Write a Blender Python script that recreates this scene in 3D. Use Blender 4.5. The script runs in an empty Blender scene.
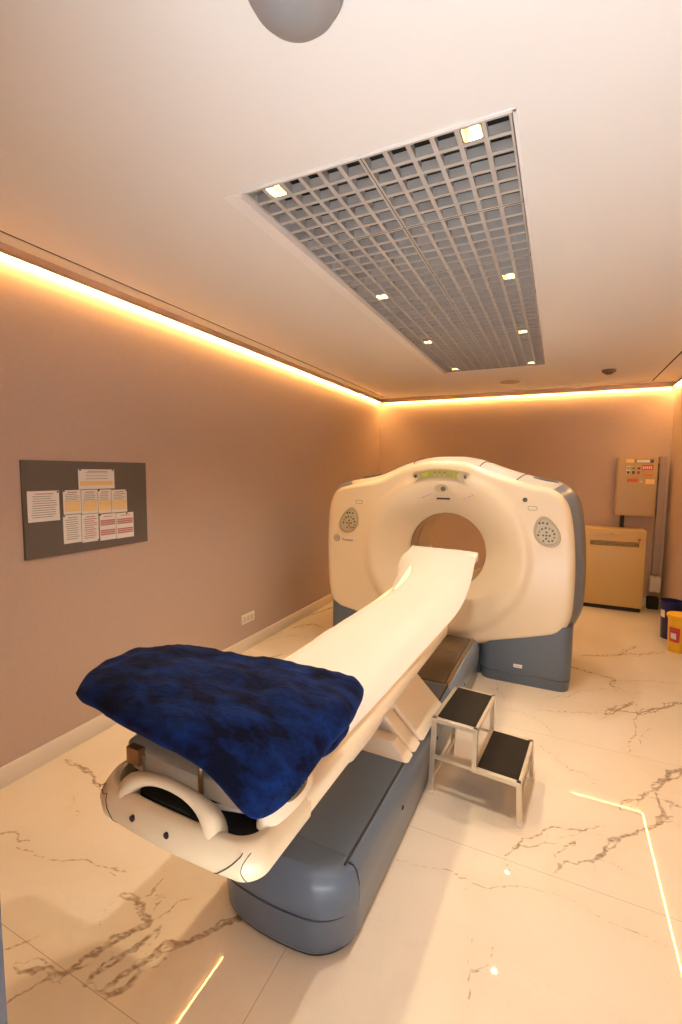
import bpy, bmesh, math, random
from mathutils import Vector, Matrix, noise
random.seed(7)
PI = math.pi
scene = bpy.context.scene
C = bpy.context.collection

# ------------------------------------------------------------------ materials
def mat(name, col, rough=.5, metal=0, coat=0, emit=None, es=0, sheen=0, spec=.5, bump=0, bscale=40, var=0, vscale=6):
    m = bpy.data.materials.new(name); m.use_nodes = True
    nt = m.node_tree; b = nt.nodes['Principled BSDF']
    b.inputs['Base Color'].default_value = (*col, 1)
    b.inputs['Roughness'].default_value = rough
    b.inputs['Metallic'].default_value = metal
    b.inputs['Coat Weight'].default_value = coat
    b.inputs['Sheen Weight'].default_value = sheen
    b.inputs['Specular IOR Level'].default_value = spec
    if emit:
        b.inputs['Emission Color'].default_value = (*emit, 1)
        b.inputs['Emission Strength'].default_value = es
    if bump or var:
        tc = nt.nodes.new('ShaderNodeTexCoord')
    if bump:
        n = nt.nodes.new('ShaderNodeTexNoise'); n.inputs['Scale'].default_value = bscale
        n.inputs['Detail'].default_value = 4
        bp = nt.nodes.new('ShaderNodeBump'); bp.inputs['Strength'].default_value = bump
        bp.inputs['Distance'].default_value = .01
        nt.links.new(tc.outputs['Object'], n.inputs['Vector'])
        nt.links.new(n.outputs['Fac'], bp.inputs['Height'])
        nt.links.new(bp.outputs['Normal'], b.inputs['Normal'])
    if var:
        n = nt.nodes.new('ShaderNodeTexNoise'); n.inputs['Scale'].default_value = vscale
        n.inputs['Detail'].default_value = 5
        mx = nt.nodes.new('ShaderNodeMix'); mx.data_type = 'RGBA'
        mx.inputs[6].default_value = (*[c*(1-var) for c in col], 1)
        mx.inputs[7].default_value = (*[min(1, c*(1+var)) for c in col], 1)
        nt.links.new(tc.outputs['Object'], n.inputs['Vector'])
        nt.links.new(n.outputs['Fac'], mx.inputs[0])
        nt.links.new(mx.outputs[2], b.inputs['Base Color'])
    return m

M = dict(
    wall=mat('wall_fabric_paper', (.50, .38, .325), .75, bump=.15, bscale=150, var=.05, vscale=35),
    ceil=mat('ceiling_paint', (.80, .77, .73), .8),
    trimw=mat('white_trim', (.84, .82, .80), .5),
    base=mat('cream_baseboard', (.74, .66, .58), .35),
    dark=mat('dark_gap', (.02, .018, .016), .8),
    plenum=mat('plenum_grey', (.035, .033, .032), .8),
    louver=mat('louver_white', (.46, .43, .395), .45),
    cream=mat('cream_plastic', (.76, .64, .46), .32, coat=.15),
    cream2=mat('cream_plastic_matte', (.70, .60, .46), .42),
    tan=mat('tan_plastic', (.62, .50, .36), .4),
    blue=mat('blue_grey_plastic', (.095, .13, .185), .32, coat=.25),
    bluel=mat('blue_grey_side', (.17, .205, .26), .28, coat=.3),
    topc=mat('grey_top_cover', (.50, .47, .41), .4),
    glossy=mat('brown_grey_gloss', (.16, .13, .10), .18, metal=.4),
    black=mat('black_rubber', (.018, .015, .013), .7),
    seam=mat('seam_black', (.012, .011, .01), .7),
    paper=mat('paper_sheet', (.84, .82, .79), .75, bump=.12, bscale=14),
    steel=mat('stool_frame_steel', (.72, .64, .52), .28, metal=.65),
    tread=mat('stool_tread', (.018, .013, .009), .75, spec=.2, bump=.3, bscale=200),
    brass=mat('brass_clip', (.40, .26, .12), .35, metal=.7),
    board=mat('board_felt', (.13, .11, .102), .9, var=.12, vscale=60, bump=.2, bscale=200),
    white=mat('white_paper', (.80, .78, .80), .7),
    ink=mat('ink_grey', (.25, .23, .26), .8),
    inkr=mat('ink_red', (.50, .22, .22), .8),
    yel=mat('highlight_yellow', (.85, .62, .30), .8),
    red=mat('label_red', (.55, .06, .07), .6),
    orange=mat('label_orange', (.75, .22, .05), .6),
    green=mat('switch_green', (.05, .35, .14), .4),
    lcd=mat('display_olive', (.33, .32, .10), .25),
    lcdb=mat('display_bright', (.42, .44, .06), .3),
    bezel=mat('control_bezel', (.44, .38, .25), .4),
    bezel2=mat('control_face', (.52, .46, .33), .4),
    button=mat('button_dark', (.09, .08, .07), .4),
    buttong=mat('button_green', (.20, .26, .08), .4),
    purple=mat('mark_purple', (.42, .25, .42), .6),
    cab=mat('cabinet_yellowish_enamel', (.62, .43, .18), .38),
    pbox=mat('panel_box_enamel', (.50, .36, .20), .38),
    duct=mat('grey_trunking', (.40, .30, .24), .45),
    bucketb=mat('bucket_blue', (.006, .010, .10), .35),
    buckety=mat('bucket_yellow', (.85, .50, .02), .35),
    cream_shade=mat('cream_plastic_shaded', (.64, .51, .33), .34, coat=.12),  # cream darkened: shade under the blanket at the foot end put into colour
    hallbounce=mat('hall_bounce_floor', (.82, .82, .82), .5),  # pale so the added hallway floor bounces light
    outlet=mat('socket_white', (.78, .72, .66), .4), sockin=mat('socket_insert', (.62, .56, .50), .4),
    dome=mat('smoked_dome', (.25, .245, .245), .5),
    smoke=mat('detector_grey', (.13, .10, .08), .5),
    speaker=mat('speaker_grille', (.48, .40, .32), .6),
    jamb=mat('door_jamb_grey', (.045, .04, .05), .5),
    greenp=mat('green_keypad', (.03, .05, .02), .25),
    cove=mat('cove_led', (1, .8, .5), .5, emit=(1, .53, .15), es=135),
    lamp=mat('downlight_glow', (1, .95, .85), .5, emit=(1, .88, .66), es=30),
    lampgold=mat('downlight_reflector', (.75, .62, .38), .2, metal=.8),
)

def blanket_mat():
    m = bpy.data.materials.new('navy_plush'); m.use_nodes = True
    nt = m.node_tree; b = nt.nodes['Principled BSDF']
    tc = nt.nodes.new('ShaderNodeTexCoord')
    mp = nt.nodes.new('ShaderNodeMapping'); mp.inputs['Scale'].default_value = (.7, 1.6, 1); mp.inputs['Rotation'].default_value = (0, 0, -.5)
    n = nt.nodes.new('ShaderNodeTexNoise'); n.inputs['Scale'].default_value = 13; n.inputs['Detail'].default_value = 6; n.inputs['Roughness'].default_value = .65; n.inputs['Distortion'].default_value = .35
    r = nt.nodes.new('ShaderNodeValToRGB'); e = r.color_ramp.elements
    e[0].position = .41; e[0].color = (.0008, .0018, .010, 1); e[1].position = .66; e[1].color = (.003, .017, .092, 1)
    n2 = nt.nodes.new('ShaderNodeTexNoise'); n2.inputs['Scale'].default_value = 160; n2.inputs['Detail'].default_value = 3
    ad = nt.nodes.new('ShaderNodeMath'); ad.operation = 'MULTIPLY_ADD'; ad.inputs[1].default_value = .25
    bp = nt.nodes.new('ShaderNodeBump'); bp.inputs['Strength'].default_value = .7; bp.inputs['Distance'].default_value = .012
    L = nt.links.new
    L(tc.outputs['Object'], mp.inputs['Vector']); L(mp.outputs[0], n.inputs['Vector']); L(tc.outputs['Object'], n2.inputs['Vector'])
    L(n.outputs['Fac'], r.inputs['Fac']); L(r.outputs[0], b.inputs['Base Color'])
    L(n2.outputs['Fac'], ad.inputs[0]); L(n.outputs['Fac'], ad.inputs[2]); L(ad.outputs[0], bp.inputs['Height']); L(bp.outputs[0], b.inputs['Normal'])
    b.inputs['Roughness'].default_value = .85
    b.inputs['Sheen Weight'].default_value = .12; b.inputs['Sheen Tint'].default_value = (.08, .16, .7, 1); b.inputs['Sheen Roughness'].default_value = .4
    b.inputs['Specular IOR Level'].default_value = .1
    return m
M['blanket'] = blanket_mat()

def opal_mat():
    m = bpy.data.materials.new('opal_profile'); m.use_nodes = True
    nt = m.node_tree; nt.nodes.clear(); N = nt.nodes.new
    o = N('ShaderNodeOutputMaterial'); mx = N('ShaderNodeMixShader'); d = N('ShaderNodeBsdfDiffuse'); t = N('ShaderNodeBsdfTranslucent')
    d.inputs[0].default_value = (.75, .68, .6, 1); t.inputs[0].default_value = (.8, .74, .66, 1); mx.inputs[0].default_value = .05
    nt.links.new(d.outputs[0], mx.inputs[1]); nt.links.new(t.outputs[0], mx.inputs[2]); nt.links.new(mx.outputs[0], o.inputs[0])
    return m
M['opal'] = opal_mat()

# ------------------------------------------------------------------ mesh helpers
class B:
    def __init__(s): s.bm = bmesh.new()
    def box(s, x0, x1, y0, y1, z0, z1, bev=0, seg=3, M4=None):
        t = bmesh.new(); bmesh.ops.create_cube(t, size=1)
        for v in t.verts:
            v.co = Vector(((x0+x1)/2+v.co.x*(x1-x0), (y0+y1)/2+v.co.y*(y1-y0), (z0+z1)/2+v.co.z*(z1-z0)))
        if bev: bmesh.ops.bevel(t, geom=t.edges[:], offset=bev, segments=seg, affect='EDGES', profile=.5)
        if M4 is not None: bmesh.ops.transform(t, matrix=M4, verts=t.verts[:])
        s._merge(t); return s
    def _merge(s, t):
        me = bpy.data.meshes.new('tmp'); t.to_mesh(me); t.free(); s.bm.from_mesh(me); bpy.data.meshes.remove(me)
    def loft(s, rings, cap0=True, cap1=True, closed=True):
        V = [[s.bm.verts.new(p) for p in r] for r in rings]
        n = len(V[0])
        for a, b in zip(V[:-1], V[1:]):
            for i in range(n if closed else n-1):
                j = (i+1) % n
                try: s.bm.faces.new((a[i], a[j], b[j], b[i]))
                except ValueError: pass
        if cap0: s.bm.faces.new(list(reversed(V[0])))
        if cap1: s.bm.faces.new(V[-1])
        return s
    def cyl(s, p0, p1, r0, r1=None, n=24, caps=True):
        r1 = r0 if r1 is None else r1
        p0, p1 = Vector(p0), Vector(p1); d = (p1-p0).normalized()
        a = d.orthogonal().normalized(); b = d.cross(a)
        f = lambda p, r: [p+r*(math.cos(2*PI*i/n)*a+math.sin(2*PI*i/n)*b) for i in range(n)]
        return s.loft([f(p0, r0), f(p1, r1)], caps, caps)
    def lathe(s, c, prof, n=40, axis='z'):
        rings = []
        for r, h in prof:
            rings.append([Vector((c[0]+r*math.cos(2*PI*i/n), c[1]+r*math.sin(2*PI*i/n), c[2]+h)) for i in range(n)])
        return s.loft(rings)
    def tube(s, pts, r, n=10, sq=1.0):
        pts = [Vector(p) for p in pts]; rings = []; up = None
        for i, p in enumerate(pts):
            d = (pts[min(i+1, len(pts)-1)]-pts[max(i-1, 0)]).normalized()
            if up is None: up = d.orthogonal().normalized()
            a = (up-d*up.dot(d)).normalized(); up = a; b = d.cross(a)
            rr = r[i] if isinstance(r, (list, tuple)) else r
            rings.append([p+rr*(math.cos(2*PI*k/n)*a+math.sin(2*PI*k/n)*b*sq) for k in range(n)])
        return s.loft(rings)
    def prism(s, poly, axis, a, b):
        f = {'y': lambda p, t: Vector((p[0], t, p[1])), 'z': lambda p, t: Vector((p[0], p[1], t)), 'x': lambda p, t: Vector((t, p[0], p[1]))}[axis]
        return s.loft([[f(p, a) for p in poly], [f(p, b) for p in poly]])
    def grid(s, f, nu, nv):
        V = [[s.bm.verts.new(f(i/(nu-1), j/(nv-1))) for j in range(nv)] for i in range(nu)]
        for i in range(nu-1):
            for j in range(nv-1): s.bm.faces.new((V[i][j], V[i+1][j], V[i+1][j+1], V[i][j+1]))
        return V
    def done(s, name, m, parent=None, sharp=35, label=None, flat=False, weld=False):
        bm = s.bm
        if weld: bmesh.ops.remove_doubles(bm, verts=bm.verts[:], dist=1e-5)
        bmesh.ops.recalc_face_normals(bm, faces=bm.faces[:])
        off = Vector((0, 0, 0))
        if parent is not None:
            q = parent
            while q is not None: off += q.location; q = q.parent
        else:
            xs = [v.co.x for v in bm.verts]; ys = [v.co.y for v in bm.verts]; zs = [v.co.z for v in bm.verts]
            off = Vector(((min(xs)+max(xs))/2, (min(ys)+max(ys))/2, min(zs)))
        for v in bm.verts: v.co -= off
        me = bpy.data.meshes.new(name); bm.to_mesh(me); bm.free()
        me.materials.append(M[m] if isinstance(m, str) else m)
        if not flat:
            for p in me.polygons: p.use_smooth = True
            me.set_sharp_from_angle(angle=math.radians(sharp))
        o = bpy.data.objects.new(name, me); C.objects.link(o)
        if parent is not None: o.parent = parent
        else: o.location = off
        if label: o['label'] = label
        return o

def tag(o, label, cat, group=None, kind=None):
    o['label'] = label; o['category'] = cat
    if group: o['group'] = group
    if kind: o['kind'] = kind
    return o
def struct(o, label=None):
    o['kind'] = 'structure'
    if label: o['label'] = label
    return o
def thing(name, label, cat, loc, group=None):
    o = bpy.data.objects.new(name, None); C.objects.link(o); o.location = loc; o.empty_display_size = .1
    return tag(o, label, cat, group)
def rrect(x0, x1, y0, y1, r, n=6):
    P = []
    for cx, cy, a0 in ((x1-r, y1-r, 0), (x0+r, y1-r, 90), (x0+r, y0+r, 180), (x1-r, y0+r, 270)):
        for k in range(n+1):
            a = math.radians(a0+90*k/n); P.append((cx+r*math.cos(a), cy+r*math.sin(a)))
    return P
def text_mesh(txt, size, name, m, parent, M4, bold=False, label=None, ext=.0006):
    cu = bpy.data.curves.new('t', 'FONT'); cu.body = txt; cu.size = size; cu.align_x = 'CENTER'; cu.align_y = 'CENTER'; cu.extrude = ext
    to = bpy.data.objects.new('t', cu); C.objects.link(to)
    dg = bpy.context.evaluated_depsgraph_get(); dg.update()
    me = bpy.data.meshes.new_from_object(to.evaluated_get(dg)); bpy.data.objects.remove(to); bpy.data.curves.remove(cu)
    b = B(); b.bm.from_mesh(me); bpy.data.meshes.remove(me)
    bmesh.ops.transform(b.bm, matrix=M4, verts=b.bm.verts[:])
    return b.done(name, m, parent, flat=True, label=label)

# ------------------------------------------------------------------ room
XL, XR, YB, YF, ZC = -2.76, 1.31, 7.32, .3, 3.0
TT = 3.5   # top of the plenum

# floor: distance fields to the marble's veins are stored on a fine grid and read by the shader
F_, A_, B_, C_ = 458.5, 4.41935547e-01, 8.95973988e-02, 1.10989214e-02
def pix_to_floor(px, py, z=0.0):
    ca, sa, cb, sb, cc, sc = math.cos(A_), math.sin(A_), math.cos(B_), math.sin(B_), math.cos(C_), math.sin(C_)
    Ry = Matrix(((ca,0,sa),(0,1,0),(-sa,0,ca))); Rx = Matrix(((1,0,0),(0,cb,-sb),(0,sb,cb))); Rz = Matrix(((cc,-sc,0),(sc,cc,0),(0,0,1)))
    R = Rz @ Rx @ Ry
    d = R.transposed() @ Vector(((px-341)/F_, (py-512)/F_, 1))
    d = Vector((d[0], d[2], -d[1])); t = (z-1.8)/d.z
    return (t*d.x, t*d.y)
VP = [  # vein lines read off the floor, half width in metres
 ([(60,978),(70,970),(102,950),(130,933),(151,924)], .012), ([(151,924),(170,911),(192,899)], .005),
 ([(84,986),(92,976),(116,961),(141,943),(162,926)], .009),
 ([(102,993),(120,975),(151,959),(183,943),(211,931),(236,919),(280,897)], .011), ([(104,998),(122,990),(140,972)], .013),
 ([(120,894),(137,899),(141,915),(151,924)], .010), ([(150,896),(158,885),(163,878)], .003),
 ([(0,1006),(11,1000),(42,982),(65,970)], .006), ([(0,953),(7,949),(28,942),(42,935)], .004), ([(14,965),(45,968),(62,975)], .007),
 ([(-10,828),(2,834),(30,841)], .006), ([(17,846),(40,857),(60,861),(110,868)], .005),
 ([(64.5,759.8),(82,768),(94,781),(101,790)], .008),
 ([(74,795),(79,812)], .003), ([(110,868),(128,872)], .002),
 ([(394,859),(447,869),(504,887),(596,915),(682,954)], .0016),
 ([(493,947),(472,972),(463,1021)], .0022), ([(511,848),(545,843),(581,831)], .0025), ([(553,873),(578,864),(596,859),(617,841)], .006),
 ([(504,856),(518,843),(542,834),(569,829.5),(604,826.6)], .006), ([(554,856),(566,846),(575,841)], .005),
 ([(595.5,859),(604,849),(619,838),(658,823.6),(672,816)], .007), ([(655,789.6),(661,782),(667,779),(682,770),(700,760)], .017),
 ([(619,809),(637,800),(655,789.6)], .007), ([(655,792),(660,806),(664,815),(658,824)], .010), ([(664,800),(682,808)], .008),
 ([(578,656),(600,656),(619,655),(637,646)], .010), ([(619,655),(640,654),(664,652)], .008),
 ([(539,661),(570,667),(593,673),(616,680)], .010), ([(616,680),(650,681),(690,685)], .006), ([(616,680),(610,685),(625,690)], .007),
 ([(536,710),(569,712.5),(607,714)], .006), ([(607,714),(634,702)], .012), ([(607,708),(640,714),(664,708),(690,703)], .014),
 ([(634,702),(633,720),(631,738),(628,752.5)], .006), ([(650,722),(643,735),(640,745)], .004),
 ([(498,707),(520,712),(539,720),(551,732)], .005), ([(539,744),(569,770),(598,782)], .004),
 ([(492,668),(498,690),(505,700)], .005),
 ([(292,628),(312,624),(323,628)], .012), ([(261,661),(272,657),(282,654)], .008), ([(300,618),(320,612),(335,606)], .012),
 ([(270,640),(290,636),(310,636)], .005),
 ([(430,700),(470,720),(500,760)], .004),
]
import numpy as np
SEG = []     # (ax, ay, bx, by, half width)
rnd = random.Random(3)
def strand(P, w, jit, seed, taper=True):
    # fractal subdivision of a polyline into a natural crack line
    P = [Vector((p[0], p[1])) for p in P]
    amp = jit
    for it in range(5):
        Q = [P[0]]
        for a, b in zip(P[:-1], P[1:]):
            L = (b-a).length
            if L < .008: Q.append(b); continue
            n = Vector((-(b-a).y, (b-a).x))/max(L, 1e-6)
            Q += [(a+b)/2+n*seed.gauss(0, 1)*min(amp, .10*L), b]
        P = Q; amp *= .62
    n = len(P)-1
    for i, (a, b) in enumerate(zip(P[:-1], P[1:])):
        t = (i+.5)/max(1, n); f = .55+.9*abs(noise.noise(Vector((a.x*7+seed.random()*.2, a.y*7, w*300))))*1.3
        if taper: f *= .35+.65*math.sin(PI*min(1, max(0, t)))**.5
        SEG.append((a.x, a.y, b.x, b.y, w*f))
    return P
for vi, (pts, w) in enumerate(VP):
    P = [pix_to_floor(*p) for p in pts]; sd_ = random.Random(vi*7+1)
    if w >= .007:
        off = w*1.0
        strand(P, w*.62, .018, sd_)
        for sgn in (-1, 1):
            Q = []
            for k, p in enumerate(P):
                q0 = P[max(0, k-1)]; q1 = P[min(len(P)-1, k+1)]; d = Vector((q1[0]-q0[0], q1[1]-q0[1])).normalized()
                Q.append((p[0]-d.y*off*sgn*sd_.uniform(.3, 1), p[1]+d.x*off*sgn*sd_.uniform(.3, 1)))
            strand(Q, w*.30, .022, sd_)
    else:
        strand(P, w*.62, .016, sd_)
    for k in range(2 if w > .005 else 1):       # short side twigs
        p = P[sd_.randrange(len(P))]; a = sd_.uniform(0, 2*PI); L = sd_.uniform(.05, .16)
        strand([p, (p[0]+L*math.cos(a), p[1]+L*math.sin(a))], .0009, .02, sd_)
for k in range(16):      # fainter veining farther off
    x, y = rnd.uniform(-2.7, 1.2), rnd.uniform(3.6, 7.2); a = rnd.uniform(0, PI); Q = [(x, y)]
    for i in range(5):
        a += rnd.uniform(-.5, .5); x, y = x+.2*math.cos(a), y+.2*math.sin(a); Q.append((x, y))
    strand(Q, .002, .03, rnd)
def build_floor():
    st = .0125
    nx = int((XR-XL+.04)/st)+1
    xs = XL-.02+np.arange(nx)*st
    ys = []; y = .14
    while y < YB+.03: ys.append(y); y += st*.8 if y < 3.4 else st*1.3
    ys = np.array(ys); ny = len(ys)
    D = np.full((ny, nx), .1, dtype=np.float32); R_ = .08
    for ax, ay, bx, by, w in SEG:
        i0, i1 = np.searchsorted(xs, min(ax, bx)-R_), np.searchsorted(xs, max(ax, bx)+R_)
        j0, j1 = np.searchsorted(ys, min(ay, by)-R_), np.searchsorted(ys, max(ay, by)+R_)
        if i1 <= i0 or j1 <= j0: continue
        X = xs[i0:i1][None, :]; Y = ys[j0:j1][:, None]; dx, dy = bx-ax, by-ay; L = dx*dx+dy*dy+1e-12
        t = np.clip(((X-ax)*dx+(Y-ay)*dy)/L, 0, 1); d = np.hypot(X-ax-t*dx, Y-ay-t*dy)-w
        D[j0:j1, i0:i1] = np.minimum(D[j0:j1, i0:i1], d)
    me = bpy.data.meshes.new('floor')
    co_ = np.zeros((ny*nx, 3), dtype=np.float32); co_[:, 0] = np.tile(xs, ny); co_[:, 1] = np.repeat(ys, nx)
    q = (np.arange(ny-1)[:, None]*nx+np.arange(nx-1)[None, :]).ravel()
    F = np.stack([q, q+1, q+nx+1, q+nx], 1).ravel()
    me.vertices.add(ny*nx); me.vertices.foreach_set('co', co_.ravel())
    nf = len(q); me.loops.add(nf*4); me.loops.foreach_set('vertex_index', F.astype(np.int32))
    me.polygons.add(nf); me.polygons.foreach_set('loop_start', (np.arange(nf)*4).astype(np.int32)); me.polygons.foreach_set('loop_total', np.full(nf, 4, dtype=np.int32))
    me.update(calc_edges=True)
    at = me.attributes.new('vein', 'FLOAT', 'POINT')
    at.data.foreach_set('value', D.ravel())
    o = bpy.data.objects.new('floor', me); C.objects.link(o); struct(o, 'polished cream marble floor tiles with brown grey veins')
    m = bpy.data.materials.new('marble_tiles'); m.use_nodes = True; nt = m.node_tree; b = nt.nodes['Principled BSDF']; L = nt.links.new
    N = nt.nodes.new
    def math_(op, a, c=None, clamp=False):
        n = N('ShaderNodeMath'); n.operation = op; n.use_clamp = clamp
        for i, v in enumerate((a, c)):
            if v is None: continue
            if isinstance(v, (int, float)): n.inputs[i].default_value = v
            else: L(v, n.inputs[i])
        return n.outputs[0]
    tc = N('ShaderNodeTexCoord'); at = N('ShaderNodeAttribute'); at.attribute_name = 'vein'
    n1 = N('ShaderNodeTexNoise'); n1.inputs['Scale'].default_value = 30; n1.inputs['Detail'].default_value = 8; n1.inputs['Roughness'].default_value = .65
    L(tc.outputs['Object'], n1.inputs['Vector'])
    nz = math_('SUBTRACT', n1.outputs['Fac'], .5)
    dd = math_('ADD', at.outputs['Fac'], math_('MULTIPLY', nz, .007))
    core = N('ShaderNodeMapRange'); core.inputs['From Min'].default_value = .0035; core.inputs['From Max'].default_value = -.001
    L(dd, core.inputs['Value'])
    halo = N('ShaderNodeMapRange'); halo.inputs['From Min'].default_value = .07; halo.inputs['From Max'].default_value = 0; halo.interpolation_type = 'SMOOTHSTEP'
    L(dd, halo.inputs['Value'])
    # clouds
    n2 = N('ShaderNodeTexNoise'); n2.inputs['Scale'].default_value = 1.6; n2.inputs['Detail'].default_value = 5; n2.inputs['Distortion'].default_value = 1.0
    L(tc.outputs['Object'], n2.inputs['Vector'])
    # faint background veining
    n3 = N('ShaderNodeTexNoise'); n3.inputs['Scale'].default_value = 2.2; n3.inputs['Detail'].default_value = 7; n3.inputs['Distortion'].default_value = 1.5
    L(tc.outputs['Object'], n3.inputs['Vector'])
    fv = math_('ABSOLUTE', math_('SUBTRACT', n3.outputs['Fac'], .5))
    fm = N('ShaderNodeMapRange'); fm.inputs['From Min'].default_value = .008; fm.inputs['From Max'].default_value = 0; L(fv, fm.inputs['Value'])
    def mix(f, c1, c2):
        n = N('ShaderNodeMix'); n.data_type = 'RGBA'
        for i, v in ((0, f), (6, c1), (7, c2)):
            if isinstance(v, tuple): n.inputs[i].default_value = (*v, 1)
            elif isinstance(v, float): n.inputs[i].default_value = v
            else: L(v, n.inputs[i])
        return n.outputs[2]
    c = mix(n2.outputs['Fac'], (.60, .52, .415), (.70, .63, .53))
    c = mix(math_('MULTIPLY', fm.outputs[0], .18), c, (.55, .45, .36))
    c = mix(math_('MULTIPLY', halo.outputs[0], .22), c, (.60, .50, .38))
    vc = mix(n1.outputs['Fac'], (.17, .12, .085), (.36, .27, .18))
    n4 = N('ShaderNodeTexNoise'); n4.inputs['Scale'].default_value = 60; n4.inputs['Detail'].default_value = 6
    mp = N('ShaderNodeMapping'); mp.inputs['Rotation'].default_value = (0, 0, -.6); mp.inputs['Scale'].default_value = (.35, 1, 1); L(tc.outputs['Object'], mp.inputs['Vector']); L(mp.outputs[0], n4.inputs['Vector'])
    br = N('ShaderNodeMapRange'); br.inputs['From Min'].default_value = .36; br.inputs['From Max'].default_value = .58; br.inputs['To Min'].default_value = .5; br.inputs['To Max'].default_value = .95; L(n4.outputs['Fac'], br.inputs['Value'])
    c = mix(math_('MULTIPLY', core.outputs[0], br.outputs[0]), c, vc)
    # tile joints: 1.2 m along the room, 2.4 m across
    sp = N('ShaderNodeSeparateXYZ'); L(tc.outputs['Object'], sp.inputs[0])
    def joint(v, off, per, w):
        t = math_('FRACT', math_('DIVIDE', math_('SUBTRACT', v, off-per*10), per))
        t = math_('MULTIPLY', math_('MINIMUM', t, math_('SUBTRACT', 1.0, t)), per)
        return math_('LESS_THAN', t, w)
    j = math_('MAXIMUM', joint(sp.outputs[1], .934, 1.2, .0016), joint(sp.outputs[0], -.846, 2.4, .0016))
    c = mix(math_('MULTIPLY', j, .7), c, (.28, .20, .13))
    L(c, b.inputs['Base Color'])
    L(math_('ADD', math_('MULTIPLY', j, .3), .018), b.inputs['Roughness'])
    b.inputs['Specular IOR Level'].default_value = .3
    me.materials.append(m)
build_floor()

def sbox(name, m, *a, label=None, bev=0):
    return struct(B().box(*a, bev=bev).done(name, m), label)
sbox('wall_left', 'wall', XL-.1, XL, -.02+YF-.15, YB+.1, 0, TT, label='pinkish beige papered wall on the left')
sbox('wall_back', 'wall', XL, XR, YB, YB+.1, 0, TT, label='mauve beige papered far wall')
sbox('wall_right', 'wall', XR, XR+.1, YF-.15, YB+.1, 0, TT, label='beige papered wall on the right')
DX0, DX1, DZ = -.645, 1.0, 2.55
b = B(); b.box(XL, DX0, YF-.15, YF, 0, TT); b.box(DX1, XR, YF-.15, YF, 0, TT); b.box(DX0, DX1, YF-.15, YF, DZ, TT)
struct(b.done('wall_front', 'wall'), 'wall with the doorway the room is seen through')
sbox('trim_1', 'jamb', DX0, DX0+.012, YF-.17, YF+.01, 0, DZ, label='grey door jamb edge at lower left')
# hallway outside the doorway round the camera, unseen, added to bounce and shield light
struct(B().box(-3.0, 3.0, -2.6, YF-.15, 2.62, 2.70).done('ceiling', 'ceil'), 'added unseen hallway ceiling, shielding the doorway from light above')
struct(B().box(-3.0, 3.0, -2.6, .14, -.05, -.001).done('floor', 'hallbounce'), 'added unseen pale hallway floor that bounces light onto the near ceiling')
struct(B().box(-3.0, 3.0, -2.7, -2.6, 0, 2.7).done('wall_hall_added', 'wall'), 'added unseen hallway wall facing the doorway, cutting level light')
struct(B().box(-3.1, -3.0, -2.7, YF-.15, 0, 2.7).done('wall_hall_added', 'wall'), 'added unseen hallway end wall on the left')
struct(B().box(3.0, 3.1, -2.7, YF-.15, 0, 2.7).done('wall_hall_added', 'wall'), 'added unseen hallway end wall on the right')
hl = thing('hallway_fill_panel', 'added fill light panel in the unseen hallway, brightening the near ceiling', 'added fill light', (.55, -1.1, 2.6))  # added lamp, out of view: its bounced light brightens the near ceiling
b = B(); 
for q_ in ((-.27, -.25, -1.72, -.48), (1.35, 1.37, -1.72, -.48), (-.25, 1.35, -1.72, -1.70), (-.25, 1.35, -.50, -.48)): b.box(*q_, 2.58, 2.62)
b.done('frame', 'trimw', hl)
ad = bpy.data.lights.new('hall_fill_light', 'AREA'); ad.shape = 'RECTANGLE'; ad.size = 1.5; ad.size_y = 1.1; ad.energy = 270; ad.color = (.84, .92, 1); ad.spread = math.radians(75)
ao = bpy.data.objects.new('hall_fill_light', ad); C.objects.link(ao); ao.parent = hl
# baseboards
struct(B().box(XL, XL+.016, YF, YB, 0, .118, bev=.003, seg=2).done('baseboard_left', 'base'), 'cream skirting along the left wall')
struct(B().box(XL, XR, YB-.016, YB, 0, .118, bev=.003, seg=2).done('baseboard_back', 'base'), 'cream skirting along the far wall')
# ceiling with louver opening, shadow gap, perimeter band, cove recess
GX0, GX1, GY0, GY1 = -1.30, -.20, 1.72, 5.66
SL, SB, SR = -2.63, 7.175, 1.02
b = B(); zt = 3.05
b.box(SL, GX0-.01, YF, SB, ZC, zt); b.box(GX1+.01, SR, YF, SB, ZC, zt)
b.box(GX0-.01, GX1+.01, YF, GY0-.01, ZC, zt); b.box(GX0-.01, GX1+.01, GY1+.01, SB, ZC, zt)
g = .020
b.box(XL, SL-g, YF, YB, ZC, zt); b.box(SR+g, XR, YF, YB, ZC, zt); b.box(SL-g, SR+g, SB+g, YB, ZC, zt)
b.box(XL, XR, YF, YB, TT-.05, TT)
struct(b.done('ceiling', 'ceil'), 'plain off white plaster ceiling')
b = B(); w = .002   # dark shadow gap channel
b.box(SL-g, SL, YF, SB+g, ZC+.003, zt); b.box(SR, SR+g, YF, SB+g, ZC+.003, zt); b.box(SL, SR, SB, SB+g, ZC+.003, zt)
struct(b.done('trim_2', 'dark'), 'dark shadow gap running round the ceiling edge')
ZL = 2.938
b = B()
b.box(XL, XL+.038, YF, YB, ZL, ZL+.003); b.box(XR-.038, XR, YF, YB, ZL, ZL+.003); b.box(XL+.038, XR-.038, YB-.038, YB, ZL, ZL+.003)
b.box(XL+.0365, XL+.038, YF, YB-.038, ZL-.011, ZL+.003); b.box(XR-.038, XR-.0365, YF, YB-.038, ZL-.011, ZL+.003); b.box(XL+.038, XR-.038, YB-.038, YB-.0365, ZL-.011, ZL+.003)
struct(b.done('trim_3', 'opal'), 'slim ledge along the wall tops that carries the light strips')
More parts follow.
